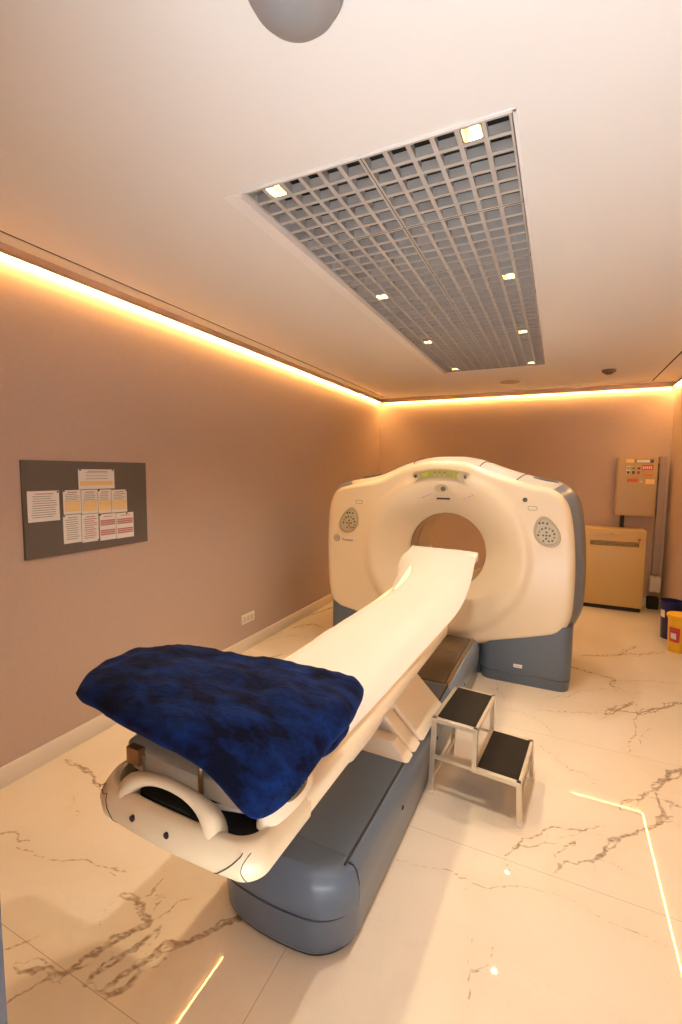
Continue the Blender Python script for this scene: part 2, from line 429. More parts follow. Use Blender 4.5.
for nm, a in (('left', (XL+.018, XL+.030, YF+.05, YB-.045)), ('right', (XR-.030, XR-.018, YF+.05, YB-.045)), ('far', (XL+.045, XR-.045, YB-.030, YB-.018))):
    o = B().box(*a, ZL-.005, ZL).done('led_strip', 'cove', flat=True)
    tag(o, 'warm glowing light strip along the top of the %s wall' % nm, 'light strip', 'cove light strips')
# opening frame
b = B()
b.box(GX0-.10, GX0-.004, GY0-.012, GY1+.03, ZC-.007, ZC, bev=.002, seg=1)
b.box(GX0-.012, GX0-.002, GY0-.012, GY1+.03, ZC-.03, ZC+.1)
b.box(GX1+.002, GX1+.014, GY0-.012, GY1+.03, ZC-.006, ZC+.1)
b.box(GX0-.012, GX1+.014, GY0-.014, GY0-.002, ZC-.006, ZC+.1)
b.box(GX0-.012, GX1+.014, GY1+.002, GY1+.035, ZC-.006, ZC+.1)
struct(b.done('trim_4', 'trimw'), 'white frame round the louvered ceiling opening')
b = B()
for a in ((GX0-.05, GX0-.02, GY0-.05, GY1+.05), (GX1+.02, GX1+.05, GY0-.05, GY1+.05), (GX0-.05, GX1+.05, GY0-.05, GY0-.02), (GX0-.05, GX1+.05, GY1+.02, GY1+.05)):
    b.box(*a, zt, 3.42)
b.box(GX0-.05, GX1+.05, GY0-.05, GY1+.05, 3.40, 3.44)
struct(b.done('trim_5', 'plenum'), 'dark plenum box above the louvers')

# louver panels, 2 x 7, six by six cells
PX, PY = (GX1-GX0)/12, (GY1-GY0)/42
ordn = ['nearest', 'second', 'third', 'fourth', 'fifth', 'sixth', 'farthest']
def fin(b, x0, x1, y0, y1, along, edge=False):
    # slightly tapered blade, wider at its lower edge
    zl, zh = ZC-.002-(.0006 if along == 'y' else 0), ZC+.038-(.0006 if along == 'y' else 0); t0, t1 = (.0046, .0025) if edge else (.0092, .0045)
    if along == 'y':
        c = (x0+x1)/2; b.loft([[Vector((c-t0, y0, zl)), Vector((c+t0, y0, zl)), Vector((c+t1, y0, zh)), Vector((c-t1, y0, zh))], [Vector((c-t0, y1, zl)), Vector((c+t0, y1, zl)), Vector((c+t1, y1, zh)), Vector((c-t1, y1, zh))]])
    else:
        c = (y0+y1)/2; b.loft([[Vector((x0, c-t0, zl)), Vector((x0, c+t0, zl)), Vector((x0, c+t1, zh)), Vector((x0, c-t1, zh))], [Vector((x1, c-t0, zl)), Vector((x1, c+t0, zl)), Vector((x1, c+t1, zh)), Vector((x1, c-t1, zh))]])
LAMPROW = [0, 14, 27, 40]
for ix in range(2):
    for iy in range(7):
        x0, x1 = GX0+ix*6*PX+.0022, GX0+(ix+1)*6*PX-.0022
        y0, y1 = GY0+iy*6*PY+.003, GY0+(iy+1)*6*PY-.003
        b = B()
        for k in range(7):
            e = k in (0, 6)
            c = x0+.0046+(x1-x0-.0092)*k/6; fin(b, c, c, y0, y1, 'y', e)
            c = y0+.0046+(y1-y0-.0092)*k/6; fin(b, x0, x1, c, c, 'x', e)
        o = b.done('louver_panel', 'louver', flat=True)
        tag(o, 'white egg-crate ceiling louver panel, %s row, %s half of the opening' % (ordn[iy], ('left', 'right')[ix]), 'louver panel', 'egg-crate louver panels')
        # black T-bar seen as a line between panels
b = B()
b.box(GX0+6*PX-.0021, GX0+6*PX+.0021, GY0, GY1, ZC-.001, ZC+.05)
for iy in range(1, 7): b.box(GX0, GX1, GY0+iy*6*PY-.0029, GY0+iy*6*PY+.0029, ZC-.001, ZC+.05)
b.box(GX0, GX1, 1.9, 1.92, 3.22, 3.25); b.box(GX0, GX1, 3.1, 3.12, 3.22, 3.25); b.box(GX0, GX1, 4.3, 4.32, 3.22, 3.25)
struct(b.done('trim_6', 'dark', flat=True), 'dark carrier bars between the louver panels')

# downlights sitting in single cells
for ri, r in enumerate(LAMPROW):
    for ci, c in enumerate((1, 10)):
        cx, cy = GX0+(c+.5)*PX, GY0+(r+.5)*PY
        t = thing('ceiling_downlight', 'small square glowing downlight in the louvers, %s pair, %s side' % (['nearest', 'second', 'third', 'farthest'][ri], ('left', 'right')[ci]), 'downlight', (cx, cy, ZC), 'square downlights in the ceiling louvers')
        h = PX/2-.009
        b = B(); e = .004
        for a in ((cx-h, cx-h+e, cy-h, cy+h), (cx+h-e, cx+h, cy-h, cy+h), (cx-h, cx+h, cy-h, cy-h+e), (cx-h, cx+h, cy+h-e, cy+h)): b.box(*a, ZC-.003, ZC+.04)
        b.box(cx-h, cx+h, cy-h, cy+h, ZC+.040, ZC+.045)
        b.done('housing', 'lampgold', t, flat=True)
        B().box(cx-.016, cx+.016, cy-.016, cy+.016, ZC+.026, ZC+.0398, bev=.003, seg=2).done('bulb', 'lamp', t)
        sd = bpy.data.lights.new('downlight_beam', 'SPOT'); sd.energy = (100, 88, 52, 30)[ri]; sd.color = (1, .74, .42) if ci == 0 else (1, .87, .72); sd.spot_size = math.radians(122); sd.spot_blend = 1.0; sd.shadow_soft_size = .022
        so = bpy.data.objects.new('downlight_beam', sd); C.objects.link(so); so.parent = t; so.location = (0, 0, .024)

# camera dome, detector, speaker on the ceiling
t = thing('ceiling_dome', 'large grey dome fixed to the ceiling at the top edge', 'ceiling dome', (-.655, 1.08, ZC))
c = (-.655, 1.08, ZC)
B().lathe(c, [(.001, -.075), (.03, -.073), (.06, -.066), (.09, -.051), (.108, -.033), (.116, -.016), (.117, -.008)], n=48).done('dome', 'dome', t, sharp=60)
B().lathe(c, [(.117, -.008), (.124, -.007), (.126, -.003), (.126, 0)], n=48).done('rim', 'dome', t)
t = thing('smoke_detector', 'small dark round detector on the ceiling near the far right corner', 'smoke detector', (.464, 6.25, ZC))
B().lathe((.464, 6.25, ZC), [(.001, -.05), (.03, -.049), (.045, -.04), (.05, -.03)], n=28).done('sensing_head', 'smoke', t)
B().lathe((.464, 6.25, ZC), [(.055, -.03), (.072, -.024), (.075, -.004), (.075, 0)], n=28).done('base', 'smoke', t)
t = thing('ceiling_speaker', 'flush round grey speaker grille in the far ceiling behind the louvers', 'ceiling speaker', (-.65, 6.58, ZC))
B().lathe((-.65, 6.58, ZC), [(.001, -.006), (.105, -.005), (.11, -.002), (.11, 0)], n=36).done('grille', 'speaker', t)
B().lathe((-.65, 6.58, ZC), [(.112, -.007), (.125, -.006), (.13, -.001), (.13, 0)], n=36).done('rim', 'speaker', t)

# ------------------------------------------------------------------ left wall: notice board, papers, socket
bx = XL+.0
o = B().box(bx-.002, bx+.018, 1.575, 2.44, 1.265, 1.842, bev=.002, seg=1).done('notice_board', 'board')
tag(o, 'dark grey rectangular felt notice board on the left wall', 'notice board')
def paper(y0, y1, z0, z1, label, kind, skew=0.0, pins=((.06, .96),)):
    x = bx+.018
    t = thing('notice_sheet', label, 'paper notice', (x, (y0+y1)/2, z0), 'paper notices pinned to the board')
    B().grid_sheet(x, y0, y1, z0, z1, skew).done('page', 'white', t)
    w, h = y1-y0, z1-z0
    rr = random.Random(int(y0*1000+z0*100))
    def strip(b, a0, a1, c, th): b.box(x+.0022, x+.0028, y0+a0*w, y0+a1*w, z0+c*h-th/2+skew*(a0+a1)/2, z0+c*h+th/2+skew*(a0+a1)/2)
    bi = B(); br = B(); by = B(); use = dict(i=0, r=0, y=0)
    strip(br, .25, .8, .90, .005); use['r'] = 1
    n = 10
    for k in range(n):
        c = .82-k*.075; s = .1+rr.random()*.08; e = .72+rr.random()*.2
        if kind == 'text': strip(bi, s, e, c, .0035); use['i'] = 1
        elif kind == 'red': strip(br, s, e, c, .005)
        elif kind == 'redband':
            if k in (1, 2, 3, 6, 7, 8): strip(br, .05, .95, c, .0100)
        elif kind == 'yellow':
            if k > 3: strip(by, .06, .94, c, .0105); use['y'] = 1
            else: strip(bi, s, e, c, .003); use['i'] = 1
        elif kind == 'band':
            if k in (6, 7, 8): strip(by, .04, .96, c, .0095); use['y'] = 1
            elif k % 2 == 0: strip(bi, .2, .8, c, .003); use['i'] = 1
    if use['i']: bi.done('printed_lines', 'ink', t, flat=True)
    else: bi.bm.free()
    br.done('red_printed_lines', 'inkr', t, flat=True)
    if use['y']: by.done('highlighted_rows', 'yel', t, flat=True)
    else: by.bm.free()
    for u, v in pins:
        B().cyl((x+.001, y0+u*w, z0+v*h+skew*u), (x+.009, y0+u*w, z0+v*h+skew*u), .005, .004, n=10).done('pin', 'black', t)
def grid_sheet(s, x, y0, y1, z0, z1, skew):
    n = 8; F = []; K = []
    for i in range(n+1):
        u = i/n
        for j in range(n+1):
            v = j/n; curl = .0012*(2*u-1)**2*(2*v-1)**2
            F.append(s.bm.verts.new((x+.0015+curl, y0+u*(y1-y0), z0+v*(z1-z0)+skew*u)))
            K.append(s.bm.verts.new((x-.0006, y0+u*(y1-y0), z0+v*(z1-z0)+skew*u)))
    q = n+1
    for i in range(n):
        for j in range(n):
            a = i*q+j; s.bm.faces.new((F[a], F[a+q], F[a+q+1], F[a+1])); s.bm.faces.new((K[a], K[a+1], K[a+q+1], K[a+q]))
    return s
B.grid_sheet = grid_sheet
paper(1.595, 1.782, 1.482, 1.663, 'white sheet of dark printed lines alone at the left of the board', 'text', pins=((.95, .95),))
paper(1.910, 2.170, 1.664, 1.792, 'topmost wide white notice with a yellow band near its foot', 'band', pins=((.05, .96), (.95, .96)))
paper(1.806, 1.922, 1.512, 1.662, 'leftmost yellow-marked sheet in the middle row of notices', 'yellow', pins=((.05, .97),))
paper(1.925, 2.040, 1.506, 1.660, 'second yellow-marked sheet from the left in the middle row', 'yellow', pins=())
paper(2.043, 2.140, 1.500, 1.658, 'third yellow-marked sheet from the left in the middle row', 'yellow', pins=((.05, .97),))
paper(2.143, 2.266, 1.498, 1.654, 'rightmost yellow-marked sheet in the middle row of notices', 'yellow', pins=((.95, .96),))
paper(1.800, 1.918, 1.330, 1.508, 'bottom left white sheet with short grey lines', 'text', pins=((.05, .97),))
paper(1.921, 2.040, 1.322, 1.503, 'bottom row sheet with pinkish lines beside the grey-lined one', 'red', pins=((.97, .03),))
paper(2.048, 2.172, 1.318, 1.494, 'red-printed sheet in the bottom row next to the last one', 'redband', pins=((.02, .98),))
paper(2.175, 2.316, 1.316, 1.492, 'bottom right red-printed sheet on the board', 'redband', pins=((.6, .97),))
t = thing('wall_socket', 'small white double socket low on the left wall', 'wall socket', (XL, 3.665, .31))
B().box(XL, XL+.01, 3.56, 3.77, .272, .368, bev=.003, seg=2).done('plate', 'outlet', t)
for y in (3.605, 3.665, 3.725): B().box(XL+.0095, XL+.0125, y-.018, y+.018, .295, .345).done('socket_insert', 'sockin', t)

# ------------------------------------------------------------------ gantry
GC = (-.915, 1.07)
OUT = [(-.92,1.90),(-.73,1.885),(-.48,1.79),(-.206,1.704),(-.03,1.662),(.075,1.56),(.122,1.388),(.150,1.13),(.157,.869),(.144,.622),(.077,.486),(-.082,.423),(-.282,.365),(-.562,.290),(-.825,.250),(-1.05,.250),(-1.30,.295),(-1.55,.36),(-1.80,.416),(-1.975,.465),(-2.05,.62),(-2.072,.95),(-2.072,1.254),(-2.05,1.468),(-1.985,1.607),(-1.87,1.655),(-1.554,1.722),(-1.305,1.832),(-1.10,1.89)]
def catmull(P, k=10):
    n = len(P); R = []
    for i in range(n):
        p0, p1, p2, p3 = [Vector(P[(i+d) % n]) for d in (-1, 0, 1, 2)]
        for s in range(k):
            t = s/k
            R.append(.5*((2*p1)+(p2-p0)*t+(2*p0-5*p1+4*p2-p3)*t*t+(3*p1-p0-3*p2+p3)*t**3))
    return R
def polar(P):
    P = catmull(P); A = sorted(((math.atan2(p[1]-GC[1], p[0]-GC[0])) % (2*PI), math.hypot(p[0]-GC[0], p[1]-GC[1])) for p in P)
    def R(th):
        th %= 2*PI
        for i in range(len(A)):
            a0, r0 = A[i-1]; a1, r1 = A[i]
            if i == 0: a0 -= 2*PI
            if a0 <= th <= a1: return r0+(r1-r0)*(th-a0)/(a1-a0+1e-9)
        a0, r0 = A[-1]; a1, r1 = A[0]; a1 += 2*PI
        return r0+(r1-r0)*(th-a0)/(a1-a0)
    return R
RO = polar(OUT)
NT = 200
gan = thing('ct_scanner_gantry', 'large cream ring scanner gantry with a round bore and blue grey sides', 'scanner gantry', (-.915, 4.6, 0))
RB = .352
def sst(t): t = max(0, min(1, t)); return t*t*(3-2*t)
def fy(r, d):
    y = 4.05
    y -= .022*sst((.76-r)/.07)                 # raised ring
    if r < .67: y += .20*((.67-r)/(.67-RB))**1.5
    if d < .06: y += .06*(1-math.sqrt(max(0, 1-(1-d/.06)**2)))
    return y
def gp(th, r, y): return Vector((GC[0]+r*math.cos(th), y, GC[1]+r*math.sin(th)))
TH = [2*PI*i/NT for i in range(NT)]
rings = []
T_ = [0, .01, .03, .06]+[.06+.84*i/26 for i in range(1, 27)]+[.925, .945, .96, .975, .987, .995, 1]
RM = [RO(t) for t in TH]
rings.append([gp(t, RB, 4.30) for t in TH])
rings.append([gp(t, RB, 4.26) for t in TH])
for s in T_:
    rings.append([gp(t, RB+.004+s*(R-RB-.004), fy(RB+s*(R-RB), (1-s)*(R-RB))) for t, R in zip(TH, RM)])
rings.append([gp(t, R, 4.17) for t, R in zip(TH, RM)])
rings.append([gp(t, R-.03, 4.172) for t, R in zip(TH, RM)])
B().loft(rings, False, False).done('front_cover', 'cream', gan, sharp=50)
# bore tunnel
rings = [[gp(t, RB-.001, y) for t in TH[::2]] for y in (4.30, 4.52)]
rings += [[gp(t, RB+.02, y) for t in TH[::2]] for y in (4.522, 4.55)]
b = B(); b.loft(rings, False, False); b.done('bore_liner', 'tan', gan, label='tan lining inside the bore')
rings = [[gp(t, RB, y) for t in TH[::2]] for y in (4.55, 5.04)] + [[gp(t, RB+.03, 5.07) for t in TH[::2]], [gp(t, RB+.06, 5.06) for t in TH[::2]]]
B().loft(rings, False, False).done('rear_bore_ring', 'cream', gan)
b = B(); b.loft([[gp(t, RB+.001, y) for t in TH[::2]] for y in (4.27, 4.285)]+[[gp(t, RB-.004, 4.278) for t in TH[::2]], [gp(t, RB+.001, 4.27) for t in TH[::2]]], False, False); b.done('bore_seal', 'seam', gan)
# body behind the front cover
def body_pt(i, s, y):
    t, R = TH[i], RM[i]; x = R*math.cos(t); z = R*math.sin(t)+GC[1]
    x *= 1+.085*s
    if z > 1.1: z += .045*s*min(1, (z-1.1)/.4)
    return Vector((GC[0]+x, y, max(z, .30)))
prof = [(-.02, 4.165), (.0, 4.18), (.45, 4.22), (.8, 4.29), (1.0, 4.40), (1.0, 4.8), (.85, 4.93), (.5, 5.01), (0, 5.04)]
def seg_idx(pred): return [i for i in range(NT) if pred(i)]
top_i = [i for i in range(NT) if GC[1]+RM[i]*math.sin(TH[i]) > 1.655]
i0, i1 = min(top_i), max(top_i)
b = B(); b.loft([[body_pt(i, s, y) for i in range(i0, i1+1)] for s, y in prof], False, False, closed=False); b.done('top_cover', 'topc', gan, sharp=60, label='beige grey cover strip over the top')
idx = list(range(i1, NT))+list(range(0, i0+1))
b = B(); b.loft([[body_pt(i, s, y) for i in idx] for s, y in prof], False, False, closed=False); b.done('side_shell', 'bluel', gan, sharp=60, label='blue grey side shell')
# rear disc
rings = [[body_pt(i, 0, 5.035) for i in range(NT)], [gp(t, RB+.05, 5.06) for t in TH]]
B().loft(rings, False, False).done('rear_cover', 'cream2', gan)
# recessed vents on the shoulder
for (xa, xb, za, zb) in ((-.20, -.0, 1.745, 1.705), (-1.80, -1.60, 1.72, 1.755)):
    b = B(); b.loft([[Vector((xa, 4.33, za+.002)), Vector((xb, 4.33, zb+.002)), Vector((xb, 4.33, zb+.02)), Vector((xa, 4.33, za+.02))], [Vector((xa, 4.52, za+.002)), Vector((xb, 4.52, zb+.002)), Vector((xb, 4.52, zb+.02)), Vector((xa, 4.52, za+.02))]])
    b.done('top_vent', 'bluel', gan)
for i, x in ((0, -.42), (1, -.02)):
    pass
# joints on the top cover
for k in (i0+8, i0+20, i1-20):
    P = [body_pt(k, s, y)+Vector((0, 0, .001)) for s, y in prof[1:]]
    B().tube(P, .004, n=6).done('cover_joint', 'seam', gan)
# plinths
def plinth(x0, x1, name='plinth'):
    t = B()
    def ring(z, ins): return [Vector((p[0], p[1], z)) for p in rrect(x0+ins, x1-ins, 4.055+ins, 5.0-ins, .09, 8)]
    t.loft([ring(0, .012), ring(.085, .004), ring(.092, .012), ring(.10, .002), ring(.30, .0), ring(.55, 0)])
    return t.done(name, 'blue', gan, sharp=28, label='blue grey plinth block')
plinth(-.56, .168); plinth(-2.03, -1.27)
B().box(-1.27, -.56, 4.14, 5.0, .005, .42).done('plinth_core', 'blue', gan)
b = B(); y = 4.052
b.box(-.275, -.205, y, y+.004, .148, .178, bev=.001, seg=1); st = b.done('nameplate', 'white', gan)
B().box(-.262, -.222, y-.0006, y, .160, .166).done('nameplate_text', 'tan', st)
# display, sensor, slot and marks
def arc_panel(xc, zc, rad, a0, a1, h, y, name, m, par, n=24, th=.012, rnd=True):
    b = B(); P = []
    for k in range(n+1):
        a = math.radians(a0+(a1-a0)*k/n); P.append((xc+(rad+h/2)*math.cos(a), zc+(rad+h/2)*math.sin(a)))
    ae = math.radians(a1); c = (xc+rad*math.cos(ae), zc+rad*math.sin(ae))
    for k in range(1, 8):
        q = ae+PI*k/8; P.append((c[0]+h/2*math.cos(q), c[1]+h/2*math.sin(q)))
    for k in range(n, -1, -1):
        a = math.radians(a0+(a1-a0)*k/n); P.append((xc+(rad-h/2)*math.cos(a), zc+(rad-h/2)*math.sin(a)))
    ae = math.radians(a0); c = (xc+rad*math.cos(ae), zc+rad*math.sin(ae))
    for k in range(1, 8):
        q = ae+PI+PI*k/8; P.append((c[0]+h/2*math.cos(q), c[1]+h/2*math.sin(q)))
    b.prism(P, 'y', y, y+th); return b.done(name, m, par)
dx, dz, dr = -.945, .94, .845
dp = arc_panel(dx, dz, dr, 106.5, 73.5, .085, 4.016, 'display_panel', 'bezel', gan, th=.03)
dp['label'] = 'curved olive display strip above the bore'
arc_panel(dx, dz, dr, 103, 78, .060, 4.012, 'screen', 'lcd', dp, th=.01)
def on_arc(a, r): a = math.radians(a); return dx+r*math.cos(a), dz+r*math.sin(a)
arc_panel(dx, dz, dr, 102, 96.5, .034, 4.009, 'lit_segment', 'lcdb', dp, th=.01)
for a in (93, 90, 87): 
    x, z = on_arc(a, dr+.012); B().cyl((x, 4.014, z), (x, 4.008, z), .007, n=12).done('button', 'button', dp)
    x, z = on_arc(a, dr-.014); B().cyl((x, 4.014, z), (x, 4.008, z), .006, n=12).done('button', 'bezel2', dp)
arc_panel(dx, dz, dr, 82.5, 80.5, .03, 4.009, 'lit_segment', 'lcdb', dp, th=.01)
for a in (105, 75): 
    x, z = on_arc(a, dr); B().cyl((x, 4.018, z), (x, 4.008, z), .013, n=16).done('knob', 'button', dp)
b = B(); P = [(GC[0]-.02+.055*math.cos(2*PI*k/28), 1.655+.033*math.sin(2*PI*k/28)) for k in range(28)]
b.prism(P, 'y', 4.024, 4.05); sn = b.done('sensor_window', 'bezel', gan)
b = B(); b.prism([(GC[0]+.0+.022*math.cos(2*PI*k/20), 1.652+.02*math.sin(2*PI*k/20)) for k in range(20)], 'y', 4.02, 4.03); b.done('lens', 'button', sn)
B().box(-.97, -.855, 4.021, 4.04, 1.558, 1.574, bev=.004, seg=2).done('slot', 'seam', gan)
for x0, s in ((-1.10, 1), (-.735, 1)):
    b = B()
    for q in range(4): b.box(x0+q*.022, x0+q*.022+.012, 4.025, 4.03, 1.555+q*.010+(.01 if s > 0 else 0), 1.567+q*.010+.01)
    b.done('laser_mark', 'purple', gan)
# control panels
def ctrl(cx, cz, flip):
    P = []
    for k in range(40):
        a = 2*PI*k/40; rx, rz = .098, .125
        x, z = rx*math.cos(a), rz*math.sin(a)
        z2 = z; x2 = x*(1-.22*(z/rz)) if True else x
        x2 += flip*.22*z
        P.append((cx+x2, cz+z2))
    y = fy(.86, .2)
    def ring(s, yy): return [Vector((cx+(p[0]-cx)*s, yy, cz+(p[1]-cz)*s)) for p in P]
    o = B().loft([ring(1.0, y+.01), ring(1.0, y-.006), ring(.96, y-.010), ring(.84, y-.010), ring(.80, y-.002)]).done('control_panel', 'bezel', gan, sharp=30)
    o['label'] = 'oval keypad with a ring of small buttons'
    f = B().loft([ring(.80, y-.001), ring(.80, y-.004)]).done('keypad', 'bezel2', o)
    def btn(dx_, dz_, m, r=.008): B().cyl((cx+dx_, y-.003, cz+dz_), (cx+dx_, y-.009, cz+dz_), r, n=12).done('button', m, f)
    for k in range(9):
        a = math.radians(-40+flip*0+k*27.5); btn(flip*(.0)+.060*math.cos(a), -.03+.062*math.sin(a), 'buttong' if k % 3 == 1 else 'button', .0085)
    for q in ((0, 0), (.024, 0), (-.024, 0), (0, .026), (0, -.026), (.02, -.045), (-.02, -.045)): btn(q[0], -.03+q[1], 'button')
    for q in ((-.045, .068), (-.02, .072), (.012, .068)): btn(q[0]-flip*.0+(-flip)*.0-.0*flip+(-.01 if flip < 0 else .025), q[1], 'button', .009)
    return o
ctrl(-1.825, 1.325, 1); ctrl(-.07, 1.325, -1)
for cx, cz in ((-1.725, 1.505), (-.183, 1.512)):
    y = fy(.9, .2); b = B(); P = rrect(cx-.038, cx+.038, cz-.018, cz+.018, .016); Q = rrect(cx-.031, cx+.031, cz-.011, cz+.011, .010)
    b.loft([[Vector((p[0], y+.004, p[1])) for p in P], [Vector((p[0], y-.003, p[1])) for p in P], [Vector((p[0], y-.003, p[1])) for p in Q], [Vector((p[0], y-.001, p[1])) for p in Q]], cap0=False); fr = b.done('button_frame', 'bezel', gan)
    b = B(); b.prism(Q, 'y', y-.0015, y+.002); b.done('button_cap', 'cream', fr)
B().cyl((-.243, 4.06, 1.579), (-.243, 4.042, 1.579), .019, n=20).done('microphone', 'button', gan)
# round badge with lettering at the left
y = fy(1.04, .1)
bd = B().cyl((-1.958, y+.004, 1.14), (-1.958, y-.003, 1.14), .034, n=32).done('badge', 'ink', gan)
b = B(); b.cyl((-1.958, y-.003, 1.14), (-1.958, y-.0036, 1.14), .028, n=32); b.done('badge_face', 'bezel2', bd)
RT = Matrix.Rotation(PI/2, 4, 'X')
text_mesh('GE', .036, 'lettering', 'ink', bd, Matrix.Translation((-1.958, y-.0042, 1.14)) @ RT)
text_mesh('Premier', .036, 'lettering', 'ink', gan, Matrix.Translation((-1.838, y-.001, 1.128)) @ RT, ext=.002)

# ------------------------------------------------------------------ patient table
TX = -.91
tab = thing('ct_patient_table', 'long cream patient couch on a blue grey base leading into the gantry bore', 'patient table', (TX, 1.4, 0))
def base_ring(z, y0, y1, hw, rx, ry, ins=0, n=14):
    """plan outline: bow front at y0 with elliptic corners, square back at y1"""
    hw -= ins; y0 += ins; P = [(hw, y1), (-hw, y1)]
    P = []
    for k in range(n+1):
        a = PI+PI/2*k/n; P.append((-hw+rx+rx*math.cos(a), y0+ry+ry*math.sin(a)))
    for k in range(1, 8): P.append((-hw+rx+(2*hw-2*rx)*k/8, y0))
    for k in range(n+1):
        a = 1.5*PI+PI/2*k/n; P.append((hw-rx+rx*math.cos(a), y0+ry+ry*math.sin(a)))
    P += [(hw, y1), (-hw, y1)]
    P = [(p[0], min(p[1], y1-.0005 if k_ < len(P)-2 else y1)) for k_, p in enumerate(P)]
    # slight bow between the corners
    return [Vector((TX+p[0]-(.010 if y1 < 2 else .006), p[1]-(.045*(1-(p[0]/hw)**2) if p[1] < y0+ry else 0), z)) for p in P]
b = B(); b.loft([base_ring(0, 1.395, 4.02, .285, .14, .13), base_ring(.02, 1.39, 4.02, .292, .14, .13)]); b.done('skid', 'seam', tab)
prof_b = [(.012, .018), (.03, .008), (.13, .002), (.165, .0)]
b = B(); b.loft([base_ring(z, 1.372, 4.02, .308, .15, .13, ins) for z, ins in prof_b]); b.done('base', 'blue', tab, sharp=25)
YS = 1.47
prof_f = [(.166, .010), (.172, .003), (.19, 0), (.25, 0), (.285, .005), (.315, .014), (.335, .026), (.347, .040), (.351, .060)]
b = B(); b.loft([base_ring(z, 1.372, YS, .320, .15, .12, ins) for z, ins in prof_f]); b.done('base_front_cover', 'blue', tab, sharp=25)
# deck and side covers behind the front cover
def deck_ring(y, hw, z1=.351):
    P = [(-hw, .166), (-hw-.002, .19), (-hw, .285), (-hw+.012, .318), (-hw+.03, .340), (-hw+.06, z1), (hw-.06, z1), (hw-.03, .340), (hw-.012, .318), (hw, .285), (hw+.002, .19), (hw, .166)]
    return [Vector((TX+p[0], y, p[1])) for p in P]
b = B(); b.loft([deck_ring(YS+.004, .303), deck_ring(3.02, .303)]); b.done('base_deck', 'blue', tab, sharp=25)
b = B(); b.loft([deck_ring(3.024, .303), deck_ring(4.02, .303)]); b.done('rear_base_deck', 'bluel', tab, sharp=25)
B().box(TX-.25, TX+.235, 3.05, 3.98, .345, .362, bev=.006, seg=2).done('slide_plate', 'glossy', tab, label='brown grey glossy plate on the rear deck')
B().box(TX+.243, TX+.262, 3.05, 3.98, .345, .368, bev=.006, seg=2).done('edge_rail', 'brass', tab)
# long dark grooves near both top edges + seam across the front
for s in (1, -1):
    B().tube([(TX+s*.262, 1.44, .3485), (TX+s*.262, 2.3, .3475), (TX+s*.262, 3.04, .3475)], .0055, n=6).done('groove', 'seam', tab)
    B().tube([(TX+s*.262, 1.455, .3485), (TX+s*.285, 1.465, .335), (TX+s*.298, 1.47, .312), (TX+s*.306, 1.472, .27), (TX+s*.307, 1.472, .2)], .0032, n=6).done('groove', 'seam', tab)
    for y in (1.98, 2.62, 3.4): B().cyl((TX+s*.300, y, .215), (TX+s*.3085, y, .215), .010, n=14).done('screw', 'seam', tab)
for a in (-.55, .25, .95):
    x = TX+.22*a; y = 1.362+.04*a*a
    B().cyl((x, y+.01, .085), (x, y-.004, .085), .008, n=14).done('screw', 'seam', tab)
# pedestal covers: stacked slanting cream shells between base and couch
def ped(y0, y1, hw0, hw1, z0, z1, name='pedestal_shell', m='cream2', dy0=0, dy1=0):
    def r(z, hw, a, c): return [Vector((TX+p[0], p[1], z)) for p in rrect(-hw, hw, a, c, .02, 4)]
    return B().loft([r(z0, hw0, y0, y1), r(z1, hw1, y0+dy0, y1+dy1)]).done(name, m, tab, sharp=25)
ped(2.325, 2.77, .298, .05, .354, .60)
ped(2.205, 2.315, .290, .05, .354, .575)
ped(2.205, 2.76, .27, .04, .352, .56, name='pedestal_core')
ped(2.30, 2.72, .13, .13, .50, .79, name='pedestal_column')
ped(2.105, 2.20, .286, .20, .352, .43, name='pedestal_front_step', dy0=.02)
# couch frame: side rails with a hollow between them
ZB, ZT_ = .782, .896
def rail_ring(y, hw, zb, zt, rnd_=.03, dip=.05):
    P = [(-hw+.05, zb), (hw-.05, zb)]
    P += [(hw-.015, zb+.004), (hw-.003, zb+.014), (hw, zb+.03), (hw, zt-.05), (hw-.006, zt-.038), (hw-.02, zt-.030)]
    P += [(hw-.075, zt-.006), (hw-.09, zt-.01), (hw-.10, zt-dip), (0, zt-dip-.005)]
    R = P+Q[1:] if False else P[:]+[(-a, c) for a, c in reversed(P[2:-1])]
    return [Vector((TX+a, y, c)) for a, c in R]
HW = .305
b = B(); b.loft([rail_ring(y, HW-i, ZB+i*.6, ZT_-i*.3) for y, i in ((1.10, 0), (1.6, 0), (2.4, 0), (2.78, 0), (2.82, .008), (2.845, .025), (2.855, .05))]); b.done('couch_frame', 'cream', tab, sharp=40)
# underside box under the couch between pedestal and foot
b = B(); 
def ub(y, hw, zb): return [Vector((TX+p[0], y, p[1])) for p in rrect(-hw, hw, zb, .79, .025, 4)]
b.loft([ub(1.40, .22, .76), ub(1.43, .255, .725), ub(1.50, .268, .71), ub(1.66, .268, .705), ub(2.32, .24, .70)]); b.done('couch_underframe', 'cream2', tab, sharp=30)
